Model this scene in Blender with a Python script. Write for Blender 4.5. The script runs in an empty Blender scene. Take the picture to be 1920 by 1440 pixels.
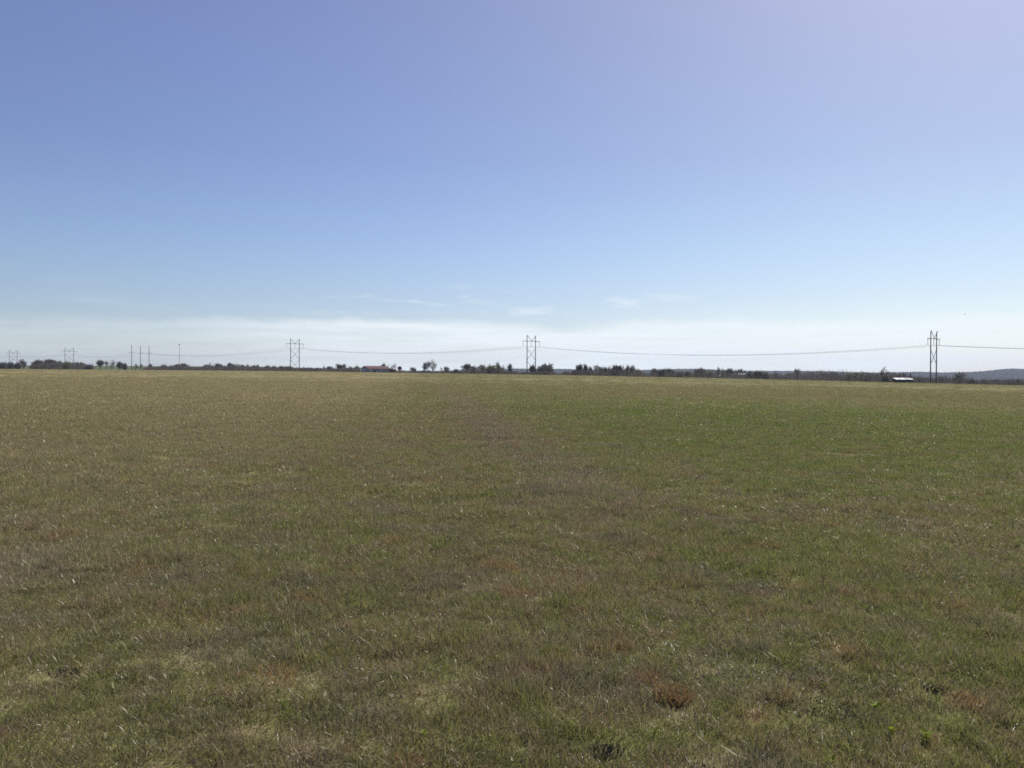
import bpy, math, random
import numpy as np
from mathutils import Vector, Matrix

C = bpy.context
SC = C.scene
COL = SC.collection
R = math.radians
rng = np.random.default_rng(7)
random.seed(7)

# ---------------------------------------------------------------- camera
F = 1536.0                      # focal length in photograph pixels (1920 wide)
EYE = 1.6
PITCH, ROLL = R(-0.746), R(0.15)
cam_d = bpy.data.cameras.new('camera')
cam_d.sensor_width = 36.0
cam_d.lens = 36.0 * F / 1920.0
cam_d.clip_start, cam_d.clip_end = 0.05, 30000.0
cam = bpy.data.objects.new('camera', cam_d)
COL.objects.link(cam)
CM = (Matrix.Translation((0, 0, EYE)) @ Matrix.Rotation(R(90) + PITCH, 4, 'X') @ Matrix.Rotation(ROLL, 4, 'Z'))
cam.matrix_world = CM
SC.camera = cam

# ---------------------------------------------------------------- sky, sun, exposure
SUN_EL, SUN_AZ = R(46), R(35)   # azimuth clockwise from +Y (the way the camera looks)
world = bpy.data.worlds.new('World')
SC.world = world
world.use_nodes = True
wn = world.node_tree
wn.nodes.clear()
def N(t, kind, **kw):
    n = t.nodes.new(kind)
    for k, v in kw.items():
        setattr(n, k, v)
    return n
def mathn(t, op, a, b=None, clamp=False):
    n = N(t, 'ShaderNodeMath', operation=op, use_clamp=clamp)
    for i, v in enumerate((a, b)):
        if v is None: continue
        if isinstance(v, (int, float)): n.inputs[i].default_value = v
        else: t.links.new(v, n.inputs[i])
    return n.outputs[0]
def mixc(t, fac, a, b, mode='MIX'):
    n = N(t, 'ShaderNodeMix', data_type='RGBA', blend_type=mode)
    for i, v in ((0, fac), (6, a), (7, b)):
        if isinstance(v, (int, float)): n.inputs[i].default_value = v
        elif isinstance(v, tuple): n.inputs[i].default_value = (*v, 1)
        else: t.links.new(v, n.inputs[i])
    return n.outputs[2]
def maprange(t, v, a, b, c=0.0, d=1.0, smooth=False):
    n = N(t, 'ShaderNodeMapRange', interpolation_type='SMOOTHSTEP' if smooth else 'LINEAR')
    t.links.new(v, n.inputs[0])
    for i, x in enumerate((a, b, c, d)): n.inputs[i + 1].default_value = x
    return n.outputs[0]
def noise(t, vec, scale, detail=3, rough=0.55, dims='3D', lac=2.0):
    n = N(t, 'ShaderNodeTexNoise', noise_dimensions=dims)
    t.links.new(vec, n.inputs['Vector'])
    n.inputs['Scale'].default_value = scale
    n.inputs['Detail'].default_value = detail
    n.inputs['Roughness'].default_value = rough
    n.inputs['Lacunarity'].default_value = lac
    return n.outputs[0]
def ramp(t, v, stops, interp='LINEAR'):
    n = N(t, 'ShaderNodeValToRGB')
    n.color_ramp.interpolation = interp
    e = n.color_ramp.elements
    while len(e) < len(stops): e.new(0.5)
    for x, (p, c) in zip(e, stops):
        x.position = p
        x.color = (*c, 1)
    t.links.new(v, n.inputs[0])
    return n.outputs[0]
def mapping(t, vec, scale=(1, 1, 1), rot=(0, 0, 0), loc=(0, 0, 0)):
    n = N(t, 'ShaderNodeMapping')
    t.links.new(vec, n.inputs[0])
    n.inputs['Location'].default_value = loc
    n.inputs['Rotation'].default_value = rot
    n.inputs['Scale'].default_value = scale
    return n.outputs[0]

sky = N(wn, 'ShaderNodeTexSky', sky_type='NISHITA', sun_disc=False)
sky.sun_elevation, sky.sun_rotation = SUN_EL, SUN_AZ
sky.air_density, sky.dust_density, sky.ozone_density, sky.altitude = 1.0, 1.0, 2.0, 200
tc = N(wn, 'ShaderNodeTexCoord')
sep = N(wn, 'ShaderNodeSeparateXYZ')
wn.links.new(tc.outputs['Generated'], sep.inputs[0])
el = sep.outputs[2]             # sine of the elevation
grade = ramp(wn, el, [(0.0, (0.91, 0.99, 1.22)), (0.03, (0.92, 0.99, 1.19)), (0.09, (0.85, 0.89, 1.05)), (0.16, (0.83, 0.87, 1.03)), (0.25, (0.82, 0.81, 0.99)), (0.42, (0.91, 0.82, 1.02))])
tint = mixc(wn, 1.0, sky.outputs[0], grade, 'MULTIPLY')
# whiter air round the sun (the aureole of a slightly dusty day)
sdot = N(wn, 'ShaderNodeVectorMath', operation='DOT_PRODUCT')
wn.links.new(tc.outputs['Generated'], sdot.inputs[0])
sdot.inputs[1].default_value = (math.sin(SUN_AZ) * math.cos(SUN_EL), math.cos(SUN_AZ) * math.cos(SUN_EL), math.sin(SUN_EL))
tint = mixc(wn, maprange(wn, sdot.outputs['Value'], math.cos(R(54)), math.cos(R(22)), 0, 1, True), tint, (1.01, 1.01, 0.88), 'MULTIPLY')
# a thin bank of cirrus low over the horizon and a few wisps above it
vecd = tc.outputs['Generated']
dotn = N(wn, 'ShaderNodeVectorMath', operation='DOT_PRODUCT')
wn.links.new(vecd, dotn.inputs[0]); dotn.inputs[1].default_value = (math.sin(R(9)), math.cos(R(9)), 0)
win = maprange(wn, dotn.outputs['Value'], math.cos(R(34)), math.cos(R(10)), 0.30, 1.0, True)
edge = mathn(wn, 'ADD', mathn(wn, 'MULTIPLY', noise(wn, mapping(wn, vecd, (5, 5, 14), loc=(1.3, 0.2, 0)), 1.0, 4, 0.55), 0.060), 0.034)
bank = maprange(wn, mathn(wn, 'SUBTRACT', edge, el), -0.004, 0.013, 0, 1, True)
streak = noise(wn, mapping(wn, vecd, (7, 7, 95), (0, R(4), 0), (0.7, 0.4, 2)), 1.0, 6, 0.6)
bank = mathn(wn, 'MULTIPLY', mathn(wn, 'MULTIPLY', bank, win), maprange(wn, streak, 0.3, 0.6, 0.5, 0.95))
wisp = noise(wn, mapping(wn, vecd, (9, 9, 60), (R(3), R(9), 0), (3.7, 5.3, 1.1)), 1.0, 6, 0.58)
wisp = maprange(wn, wisp, 0.50, 0.70, 0, 0.55, True)
wband = mathn(wn, 'MULTIPLY', maprange(wn, el, 0.062, 0.078, 0, 1, True), maprange(wn, el, 0.088, 0.112, 1, 0, True))
dot2 = N(wn, 'ShaderNodeVectorMath', operation='DOT_PRODUCT')
wn.links.new(vecd, dot2.inputs[0]); dot2.inputs[1].default_value = (math.sin(R(-1)), math.cos(R(-1)), 0)
win2 = maprange(wn, dot2.outputs['Value'], math.cos(R(17)), math.cos(R(6)), 0.12, 1.0, True)
wisp = mathn(wn, 'MULTIPLY', mathn(wn, 'MULTIPLY', wisp, wband), win2)
cl = mathn(wn, 'MAXIMUM', bank, wisp)
skyc = mixc(wn, cl, tint, (8.9, 9.5, 9.9))
bg = N(wn, 'ShaderNodeBackground')
bg.inputs['Strength'].default_value = 0.10
wn.links.new(skyc, bg.inputs[0])
wo = N(wn, 'ShaderNodeOutputWorld')
wn.links.new(bg.outputs[0], wo.inputs[0])

sd = bpy.data.lights.new('sun', 'SUN')
sd.energy, sd.angle, sd.color = 4.7, R(0.55), (1.0, 0.955, 0.89)
sun = bpy.data.objects.new('sun', sd)
COL.objects.link(sun)
sdir = Vector((math.sin(SUN_AZ) * math.cos(SUN_EL), math.cos(SUN_AZ) * math.cos(SUN_EL), math.sin(SUN_EL)))
sun.rotation_euler = sdir.to_track_quat('Z', 'Y').to_euler()
sun.location = sdir * 100

vs = SC.view_settings
vs.view_transform, vs.look, vs.exposure, vs.gamma = 'Standard', 'None', 0.06, 1.0
vs.use_curve_mapping = False
SC.render.engine = 'CYCLES'
SC.cycles.use_denoising = False
SC.cycles.use_adaptive_sampling = False
SC.cycles.denoiser = 'OPENIMAGEDENOISE'
SC.cycles.denoising_input_passes = 'RGB_ALBEDO_NORMAL'
SC.cycles.denoising_prefilter = 'ACCURATE'
SC.cycles.max_bounces = 8
SC.cycles.diffuse_bounces = 3
SC.cycles.transmission_bounces = 4
SC.cycles.volume_bounces = 1
SC.cycles.filter_width = 1.7
SC.cycles.volume_step_rate = 5

# ---------------------------------------------------------------- terrain function
def vnoise(x, y, seed=0):
    x = np.asarray(x, float); y = np.asarray(y, float)
    xi, yi = np.floor(x).astype(np.int64), np.floor(y).astype(np.int64)
    fx, fy = x - xi, y - yi
    fx = fx * fx * (3 - 2 * fx); fy = fy * fy * (3 - 2 * fy)
    def h(a, b):
        n = (a * 374761393 + b * 668265263 + seed * 1442695041) & 0x7fffffff
        n = ((n ^ (n >> 13)) * 1274126177) & 0x7fffffff
        return ((n ^ (n >> 16)) & 0xffff) / 65535.0
    return ((h(xi, yi) * (1 - fx) + h(xi + 1, yi) * fx) * (1 - fy) + (h(xi, yi + 1) * (1 - fx) + h(xi + 1, yi + 1) * fx) * fy) * 2 - 1

_gx = np.arange(-6000, 6001, 5.0)
_gz = np.interp(_gx, [-3000, -1200, -700, -425, -187, 0, 92, 167, 231, 400, 900, 3000], [9, 6.4, 4.2, 2.75, 1.75, 0, -1.24, -2.76, -4.2, -7.0, -10.0, -12])
_k = np.exp(-0.5 * (np.arange(-30, 31) * 5 / 35.0) ** 2); _k /= _k.sum()
_gz = np.convolve(np.pad(_gz, 30, mode='edge'), _k, 'valid')
_gz -= np.interp(0, _gx, _gz)
def sstep(a, b, v):
    t = np.clip((v - a) / (b - a), 0, 1)
    return t * t * (3 - 2 * t)
def edge_y(x, y):               # depth at which the mown field ends, seen along the direction x/y
    u = np.where(y > 1, x / np.maximum(y, 1), 0)
    return np.interp(960 + F * u, [-600, 0, 480, 960, 1280, 1600, 1920, 2500], [760, 680, 600, 500, 440, 400, 372, 330])
def height(x, y, micro=True):
    x = np.asarray(x, float); y = np.asarray(y, float)
    ye = edge_y(x, y)
    z = np.interp(x, _gx, _gz) + 0.0019 * np.clip(y, -200, ye)
    b = y - ye
    left = sstep(-60, -330, x)                                    # the rise on the left, with a green field on it
    drop = -2.6 * sstep(0, 70, b) * (1 - left)
    drop += -9.0 * sstep(150, 900, b) * sstep(-100, 150, x)
    rise = (6.4 * sstep(60, 520, b) - 24 * sstep(650, 1500, b)) * left - 0.5 * sstep(0, 30, b) * left
    z = z + np.where(y > 1, drop + rise, 0)
    r = np.hypot(x, y)
    if micro:
        f = np.clip(1.4 - r / 60.0, 0, 1)
        z = z + f * (0.030 * vnoise(x * 0.9, y * 0.9, 3) + 0.020 * vnoise(x * 2.2, y * 2.2, 5))
        z = z + np.clip(r / 40, 0, 1) * 0.10 * vnoise(x / 22, y / 22, 11)
    return z
def gz(x, y): return float(height(np.array([x]), np.array([y]))[0])

CMi = CM.inverted()
def ray(px, py):
    d = CM.to_3x3() @ Vector(((px - 960) / F, (720 - py) / F, -1))
    return d
def on_ground(px, py):
    d = ray(px, py)
    t = 1.0
    for _ in range(60):
        p = Vector((0, 0, EYE)) + d * t
        g = gz(p.x, p.y)
        t += (p.z - g) / max(1e-4, -d.z) * 0.8
    p = Vector((0, 0, EYE)) + d * t
    return p.x, p.y, gz(p.x, p.y)
def at_depth(px, py, depth):    # the point seen at a pixel, `depth` metres ahead
    d = ray(px, py)
    return Vector((0, 0, EYE)) + d * (depth / d.y)
def edge_at(px):
    return float(np.interp(px, [-600, 0, 480, 960, 1280, 1600, 1920, 2500], [760, 680, 600, 500, 440, 400, 372, 330]))

# ---------------------------------------------------------------- object helpers
def tag(o, label=None, cat=None, group=None, kind=None):
    for k, v in (('label', label), ('category', cat), ('group', group), ('kind', kind)):
        if v: o[k] = v
    return o
def mesh_np(name, verts, faces, mat=None, smooth=False):
    me = bpy.data.meshes.new(name)
    verts = np.asarray(verts, np.float32)
    if isinstance(faces, np.ndarray):
        me.vertices.add(len(verts)); me.vertices.foreach_set('co', verts.ravel())
        k = faces.shape[1]; n = len(faces)
        me.loops.add(n * k); me.loops.foreach_set('vertex_index', faces.astype(np.int32).ravel())
        me.polygons.add(n)
        me.polygons.foreach_set('loop_start', np.arange(0, n * k, k, dtype=np.int32))
        me.update(calc_edges=True)
    else:
        me.from_pydata([tuple(map(float, v)) for v in verts], [], faces)
    if smooth:
        me.polygons.foreach_set('use_smooth', np.ones(len(me.polygons), bool))
    if mat: me.materials.append(mat)
    return me
def obj(name, me, parent=None, loc=(0, 0, 0), rot=(0, 0, 0), scale=(1, 1, 1)):
    o = bpy.data.objects.new(name, me)
    COL.objects.link(o)
    o.location, o.rotation_euler, o.scale = loc, rot, scale
    if parent: o.parent = parent
    return o
def empty(name, loc=(0, 0, 0), rz=0.0, scale=(1, 1, 1)):
    o = bpy.data.objects.new(name, None)
    COL.objects.link(o)
    o.location, o.rotation_euler, o.scale = loc, (0, 0, rz), scale
    return o
class MB:
    def __init__(s): s.v, s.f = [], []
    def add(s, vs_, fs):
        b = len(s.v); s.v += [tuple(p) for p in vs_]; s.f += [tuple(i + b for i in f) for f in fs]
    def box(s, a, b):
        (x0, y0, z0), (x1, y1, z1) = a, b
        s.add([(x0, y0, z0), (x1, y0, z0), (x1, y1, z0), (x0, y1, z0), (x0, y0, z1), (x1, y0, z1), (x1, y1, z1), (x0, y1, z1)],
              [(0, 3, 2, 1), (4, 5, 6, 7), (0, 1, 5, 4), (1, 2, 6, 5), (2, 3, 7, 6), (3, 0, 4, 7)])
    def tube(s, pts, rad, n=6, cap=True):
        pts = [Vector(p) for p in pts]
        if not isinstance(rad, (list, tuple)): rad = [rad] * len(pts)
        b = len(s.v)
        for i, p in enumerate(pts):
            t = (pts[min(i + 1, len(pts) - 1)] - pts[max(i - 1, 0)]).normalized()
            u = t.orthogonal().normalized() if i == 0 else (u - t * u.dot(t)).normalized()
            w = t.cross(u)
            for k in range(n):
                a = 2 * math.pi * k / n
                s.v.append(tuple(p + (u * math.cos(a) + w * math.sin(a)) * rad[i]))
        for i in range(len(pts) - 1):
            for k in range(n):
                k2 = (k + 1) % n
                s.f.append((b + i * n + k, b + i * n + k2, b + (i + 1) * n + k2, b + (i + 1) * n + k))
        if cap:
            s.f.append(tuple(b + k for k in range(n))[::-1])
            s.f.append(tuple(b + (len(pts) - 1) * n + k for k in range(n)))
    def mesh(s, name, mat, smooth=False): return mesh_np(name, s.v, s.f, mat, smooth)
    def build(s, name, mat, parent=None, smooth=False, **kw): return obj(name, s.mesh(name, mat, smooth), parent, **kw)

# ---------------------------------------------------------------- materials
def new_mat(name):
    m = bpy.data.materials.new(name)
    m.use_nodes = True
    t = m.node_tree
    t.nodes.clear()
    out = N(t, 'ShaderNodeOutputMaterial')
    return m, t, out
def simple(name, col, rough=0.8, var=0.25, scale=3.0, metal=0.0, spec=0.3):
    m, t, out = new_mat(name)
    b = N(t, 'ShaderNodeBsdfPrincipled')
    tcn = N(t, 'ShaderNodeTexCoord')
    n = noise(t, tcn.outputs['Object'], scale, 5, 0.6)
    lo = tuple(c * (1 - var) for c in col); hi = tuple(min(1, c * (1 + var)) for c in col)
    t.links.new(ramp(t, n, [(0.3, lo), (0.7, hi)]), b.inputs['Base Color'])
    b.inputs['Roughness'].default_value = rough
    b.inputs['Metallic'].default_value = metal
    b.inputs['Specular IOR Level'].default_value = spec
    t.links.new(b.outputs[0], out.inputs[0])
    return m
M_bark = simple('bark', (0.075, 0.062, 0.055), 0.9, 0.3, 4)
M_pole = simple('weathered_pole', (0.085, 0.072, 0.060), 0.85, 0.3, 2)
M_wire = simple('conductor', (0.20, 0.20, 0.21), 0.5, 0.1, 2, 0.3)
M_glass = simple('insulator_porcelain', (0.16, 0.14, 0.13), 0.35, 0.1, 2)
M_steel = simple('galvanised_steel', (0.35, 0.36, 0.38), 0.5, 0.15, 2, 0.4)
M_redroof = simple('red_painted_metal', (0.115, 0.042, 0.047), 0.8, 0.2, 1.5)
M_grey_wall = simple('blue_grey_metal_siding', (0.19, 0.20, 0.24), 0.6, 0.2, 1.2)
M_pale = simple('pale_painted_metal', (0.55, 0.57, 0.60), 0.5, 0.12, 1.2)
M_door = simple('grey_door_metal', (0.34, 0.36, 0.40), 0.6, 0.12, 1.2)
M_white = simple('white_painted_metal', (0.80, 0.80, 0.79), 0.35, 0.05, 1.2)
M_dark = simple('dark_boards', (0.045, 0.040, 0.040), 0.9, 0.3, 1.5)
M_maroon = simple('dark_red_paint', (0.12, 0.022, 0.028), 0.6, 0.25, 1.5)
M_bird = simple('dark_feathers', (0.06, 0.055, 0.05), 0.8, 0.2, 8)

def two_sided(name, stops, transl=0.3, gloss=0.05, scale=0.35, pos_scale=None):
    """thin twigs, leaves: diffuse + light passing through; colour varies from piece to piece"""
    m, t, out = new_mat(name)
    geo = N(t, 'ShaderNodeNewGeometry')
    at = N(t, 'ShaderNodeAttribute', attribute_name='rnd')
    oi = N(t, 'ShaderNodeObjectInfo')
    n = noise(t, geo.outputs['Position'], scale, 2, 0.5)
    v = mathn(t, 'ADD', mathn(t, 'MULTIPLY', at.outputs['Fac'], 0.35), mathn(t, 'ADD', mathn(t, 'MULTIPLY', n, 0.35), mathn(t, 'MULTIPLY', oi.outputs['Random'], 0.30)))
    c = ramp(t, v, stops)
    d = N(t, 'ShaderNodeBsdfDiffuse'); tr = N(t, 'ShaderNodeBsdfTranslucent'); g = N(t, 'ShaderNodeBsdfGlossy')
    g.inputs['Roughness'].default_value = 0.45
    t.links.new(c, d.inputs[0]); t.links.new(c, tr.inputs[0])
    mx = N(t, 'ShaderNodeMixShader'); mx.inputs[0].default_value = transl
    t.links.new(d.outputs[0], mx.inputs[1]); t.links.new(tr.outputs[0], mx.inputs[2])
    m2 = N(t, 'ShaderNodeMixShader'); m2.inputs[0].default_value = gloss
    t.links.new(mx.outputs[0], m2.inputs[1]); t.links.new(g.outputs[0], m2.inputs[2])
    t.links.new(m2.outputs[0], out.inputs[0])
    return m
M_twig = two_sided('bare_twigs', [(0.25, (0.120, 0.102, 0.088)), (0.5, (0.175, 0.150, 0.125)), (0.75, (0.23, 0.195, 0.155))], 0.35, 0.03)
M_bud = two_sided('budding_twigs', [(0.25, (0.16, 0.18, 0.09)), (0.5, (0.22, 0.24, 0.115)), (0.75, (0.27, 0.27, 0.14))], 0.45, 0.03)
M_cedar = two_sided('cedar_foliage', [(0.25, (0.020, 0.028, 0.020)), (0.6, (0.035, 0.045, 0.028)), (0.8, (0.05, 0.05, 0.03))], 0.15, 0.03)
M_brush = two_sided('brush_twigs', [(0.2, (0.100, 0.082, 0.078)), (0.45, (0.155, 0.125, 0.110)), (0.65, (0.20, 0.165, 0.125)), (0.85, (0.17, 0.17, 0.105))], 0.3, 0.02, 0.08)

WORN = on_ground(-12, 1078)
# colour of the pasture: shared by the ground sheet and by every blade, a function of the place on the field
def field_colour(t, pos, rnd):
    """returns colour socket. pos: world position, rnd: 0..1 per blade / fine noise."""
    s = N(t, 'ShaderNodeSeparateXYZ'); t.links.new(pos, s.inputs[0])
    flat = N(t, 'ShaderNodeCombineXYZ')
    t.links.new(s.outputs[0], flat.inputs[0]); t.links.new(s.outputs[1], flat.inputs[1])
    p = flat.outputs[0]
    big = noise(t, mapping(t, p, (1, 0.7, 1), loc=(13, 7, 0)), 0.045, 2, 0.5)     # tens of metres
    mid = noise(t, mapping(t, p, loc=(3.3, 1.2, 0)), 0.42, 4, 0.62)                # a couple of metres
    sml = noise(t, mapping(t, p, loc=(8.1, 4.4, 0)), 4.2, 3, 0.62)                  # clumps
    # the line that runs away from the camera: browner sod left of it, greener right of it
    ln = mathn(t, 'ADD', mathn(t, 'SUBTRACT', s.outputs[0], 2.4), mathn(t, 'MULTIPLY', s.outputs[1], 0.112))
    ln = mathn(t, 'ADD', ln, mathn(t, 'MULTIPLY', mathn(t, 'SUBTRACT', mid, 0.5), 2.2))
    side = maprange(t, ln, -1.0, 4.2, 0, 1, True)
    fary = maprange(t, s.outputs[1], 6, 15, 0, 1, True)
    faroff = maprange(t, s.outputs[1], 28, 60, 1, 0.12, True)
    greenside = mathn(t, 'MULTIPLY', mathn(t, 'MULTIPLY', side, fary), faroff)
    track = maprange(t, mathn(t, 'ABSOLUTE', mathn(t, 'ADD', ln, 0.3)), 0.25, 1.3, 1, 0, True)
    track = mathn(t, 'MULTIPLY', track, maprange(t, s.outputs[1], 7.5, 11, 0, 1, True))
    # t value: low = green, high = dead and rusty
    v = mathn(t, 'ADD', mathn(t, 'MULTIPLY', rnd, 0.42), mathn(t, 'MULTIPLY', mid, 0.46))
    v = mathn(t, 'ADD', v, mathn(t, 'MULTIPLY', sml, 0.56))
    v = mathn(t, 'ADD', v, mathn(t, 'MULTIPLY', big, 0.30))
    v = mathn(t, 'SUBTRACT', v, mathn(t, 'MULTIPLY', greenside, 0.15))
    v = mathn(t, 'ADD', v, mathn(t, 'MULTIPLY', track, 0.05))
    v = mathn(t, 'SUBTRACT', v, 0.425, True)
    col = ramp(t, v, [(0.12, (0.118, 0.170, 0.032)), (0.32, (0.185, 0.212, 0.052)), (0.46, (0.220, 0.205, 0.070)),
                      (0.58, (0.265, 0.213, 0.120)), (0.72, (0.270, 0.200, 0.125)), (0.86, (0.30, 0.170, 0.062)), (0.97, (0.36, 0.29, 0.17))])
    # grey, weathered thatch here and there
    gr = noise(t, mapping(t, p, loc=(21, 17, 0)), 1.1, 3, 0.6)
    col = mixc(t, maprange(t, gr, 0.50, 0.70, 0, 0.55), col, (0.205, 0.168, 0.132))
    rs = noise(t, mapping(t, p, loc=(5, 31, 0)), 1.7, 4, 0.65)
    col = mixc(t, maprange(t, rs, 0.57, 0.70, 0, 0.6), col, (0.300, 0.180, 0.085))
    col = mixc(t, mathn(t, 'MULTIPLY', mathn(t, 'MULTIPLY', track, maprange(t, s.outputs[1], 18, 60, 1, 0.3)), 0.27), col, (0.215, 0.180, 0.145))
    # left of the field: strawier, and lightened to stand in for veiling glare
    dry = maprange(t, ln, -9, -0.5, 1, 0, True)
    col = mixc(t, mathn(t, 'MULTIPLY', dry, 0.44), col, (0.385, 0.325, 0.165))
    # a worn pale spot at the left
    dx = mathn(t, 'SUBTRACT', s.outputs[0], WORN[0]); dy = mathn(t, 'SUBTRACT', s.outputs[1], WORN[1])
    dd = mathn(t, 'SQRT', mathn(t, 'ADD', mathn(t, 'MULTIPLY', dx, dx), mathn(t, 'MULTIPLY', mathn(t, 'MULTIPLY', dy, dy), 0.5)))
    dd = mathn(t, 'ADD', dd, mathn(t, 'MULTIPLY', mathn(t, 'SUBTRACT', sml, 0.5), 0.9))
    col = mixc(t, maprange(t, dd, 0.25, 0.85, 0.5, 0, True), col, (0.37, 0.305, 0.20))
    return col, p

def blade_material():
    m, t, out = new_mat('pasture_grass')
    geo = N(t, 'ShaderNodeNewGeometry')
    at = N(t, 'ShaderNodeAttribute', attribute_name='rnd')
    ip = N(t, 'ShaderNodeAttribute', attribute_name='straw')
    oi = N(t, 'ShaderNodeObjectInfo')
    rv = mathn(t, 'ADD', mathn(t, 'MULTIPLY', at.outputs['Fac'], 0.75), mathn(t, 'MULTIPLY', mathn(t, 'POWER', oi.outputs['Random'], 1.5), 0.55))
    col, p = field_colour(t, geo.outputs['Position'], rv)
    col = mixc(t, ip.outputs['Fac'], col, (0.56, 0.51, 0.40))  # pale straw bits, coloured bright so they also read as white glints
    d = N(t, 'ShaderNodeBsdfDiffuse'); tr = N(t, 'ShaderNodeBsdfTranslucent'); g = N(t, 'ShaderNodeBsdfGlossy')
    g.inputs['Roughness'].default_value = 0.38
    g.inputs[0].default_value = (0.9, 0.88, 0.82, 1)
    t.links.new(col, d.inputs[0]); t.links.new(col, tr.inputs[0])
    mx = N(t, 'ShaderNodeMixShader'); mx.inputs[0].default_value = 0.6
    t.links.new(d.outputs[0], mx.inputs[1]); t.links.new(tr.outputs[0], mx.inputs[2])
    m2 = N(t, 'ShaderNodeMixShader'); m2.inputs[0].default_value = 0.045
    t.links.new(mx.outputs[0], m2.inputs[1]); t.links.new(g.outputs[0], m2.inputs[2])
    t.links.new(m2.outputs[0], out.inputs[0])
    return m
M_blade = blade_material()

def ground_material():
    m, t, out = new_mat('pasture_ground')
    geo = N(t, 'ShaderNodeNewGeometry')
    pos = geo.outputs['Position']
    fine = noise(t, mapping(t, pos, (1, 1, 1)), 9.0, 6, 0.75)
    fine = maprange(t, fine, 0.3, 0.7, 0, 1)
    col, p = field_colour(t, pos, fine)
    col = mixc(t, 0.25, col, (0.29, 0.24, 0.14))          # straw litter lies on the sod
    bd = N(t, 'ShaderNodeAttribute', attribute_name='beyond')      # metres past the end of the field
    n1 = noise(t, p, 0.02, 3, 0.6)
    bdn = mathn(t, 'ADD', bd.outputs['Fac'], mathn(t, 'MULTIPLY', mathn(t, 'SUBTRACT', n1, 0.5), 14.0))
    # unmown verge, then farmland beyond it
    verge = mathn(t, 'MULTIPLY', maprange(t, bdn, -8, 0, 0, 1), 1.0)
    col = mixc(t, mathn(t, 'MULTIPLY', verge, 0.8), col, (0.26, 0.215, 0.125))
    farm = ramp(t, noise(t, mapping(t, p, (1, 0.5, 1)), 0.006, 3, 0.6), [(0.38, (0.075, 0.095, 0.035)), (0.5, (0.09, 0.11, 0.045)), (0.62, (0.14, 0.125, 0.075))])
    col = mixc(t, maprange(t, bdn, 14, 30, 0, 1), col, farm)
    b = N(t, 'ShaderNodeBsdfPrincipled')
    b.inputs['Roughness'].default_value = 0.95
    b.inputs['Specular IOR Level'].default_value = 0.05
    t.links.new(col, b.inputs['Base Color'])
    bm_ = N(t, 'ShaderNodeBump'); bm_.inputs['Strength'].default_value = 0.6; bm_.inputs['Distance'].default_value = 0.05
    t.links.new(noise(t, pos, 6.0, 6, 0.7), bm_.inputs['Height'])
    t.links.new(bm_.outputs[0], b.inputs['Normal'])
    t.links.new(b.outputs[0], out.inputs[0])
    return m
M_ground = ground_material()

# ---------------------------------------------------------------- ground: one sheet to the horizon
def build_ground():
    a = np.concatenate([np.linspace(-48, 48, 520), np.linspace(48, 312, 90)[1:-1]]) * math.pi / 180
    r = np.concatenate([[0.02], np.geomspace(0.8, 60, 230), np.geomspace(61, 1200, 190), np.geomspace(1230, 5200, 40)])
    A, Rr = np.meshgrid(a, r)
    X, Y = Rr * np.sin(A), Rr * np.cos(A)
    Z = height(X, Y)
    v = np.stack([X.ravel(), Y.ravel(), Z.ravel()], 1)
    na, nr = len(a), len(r)
    i, j = np.meshgrid(np.arange(nr - 1), np.arange(na), indexing='ij')
    j2 = (j + 1) % na
    f = np.stack([i * na + j, i * na + j2, (i + 1) * na + j2, (i + 1) * na + j], -1).reshape(-1, 4)[:, ::-1]
    me = mesh_np('ground', v, f, M_ground, True)
    at = me.attributes.new('beyond', 'FLOAT', 'POINT')
    bd = np.where(Y.ravel() > 1, Y.ravel() - edge_y(X.ravel(), Y.ravel()), -100)
    at.data.foreach_set('value', bd.astype(np.float32))
    o = obj('ground', me)
    tag(o, kind='structure')
    return o
build_ground()

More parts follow.
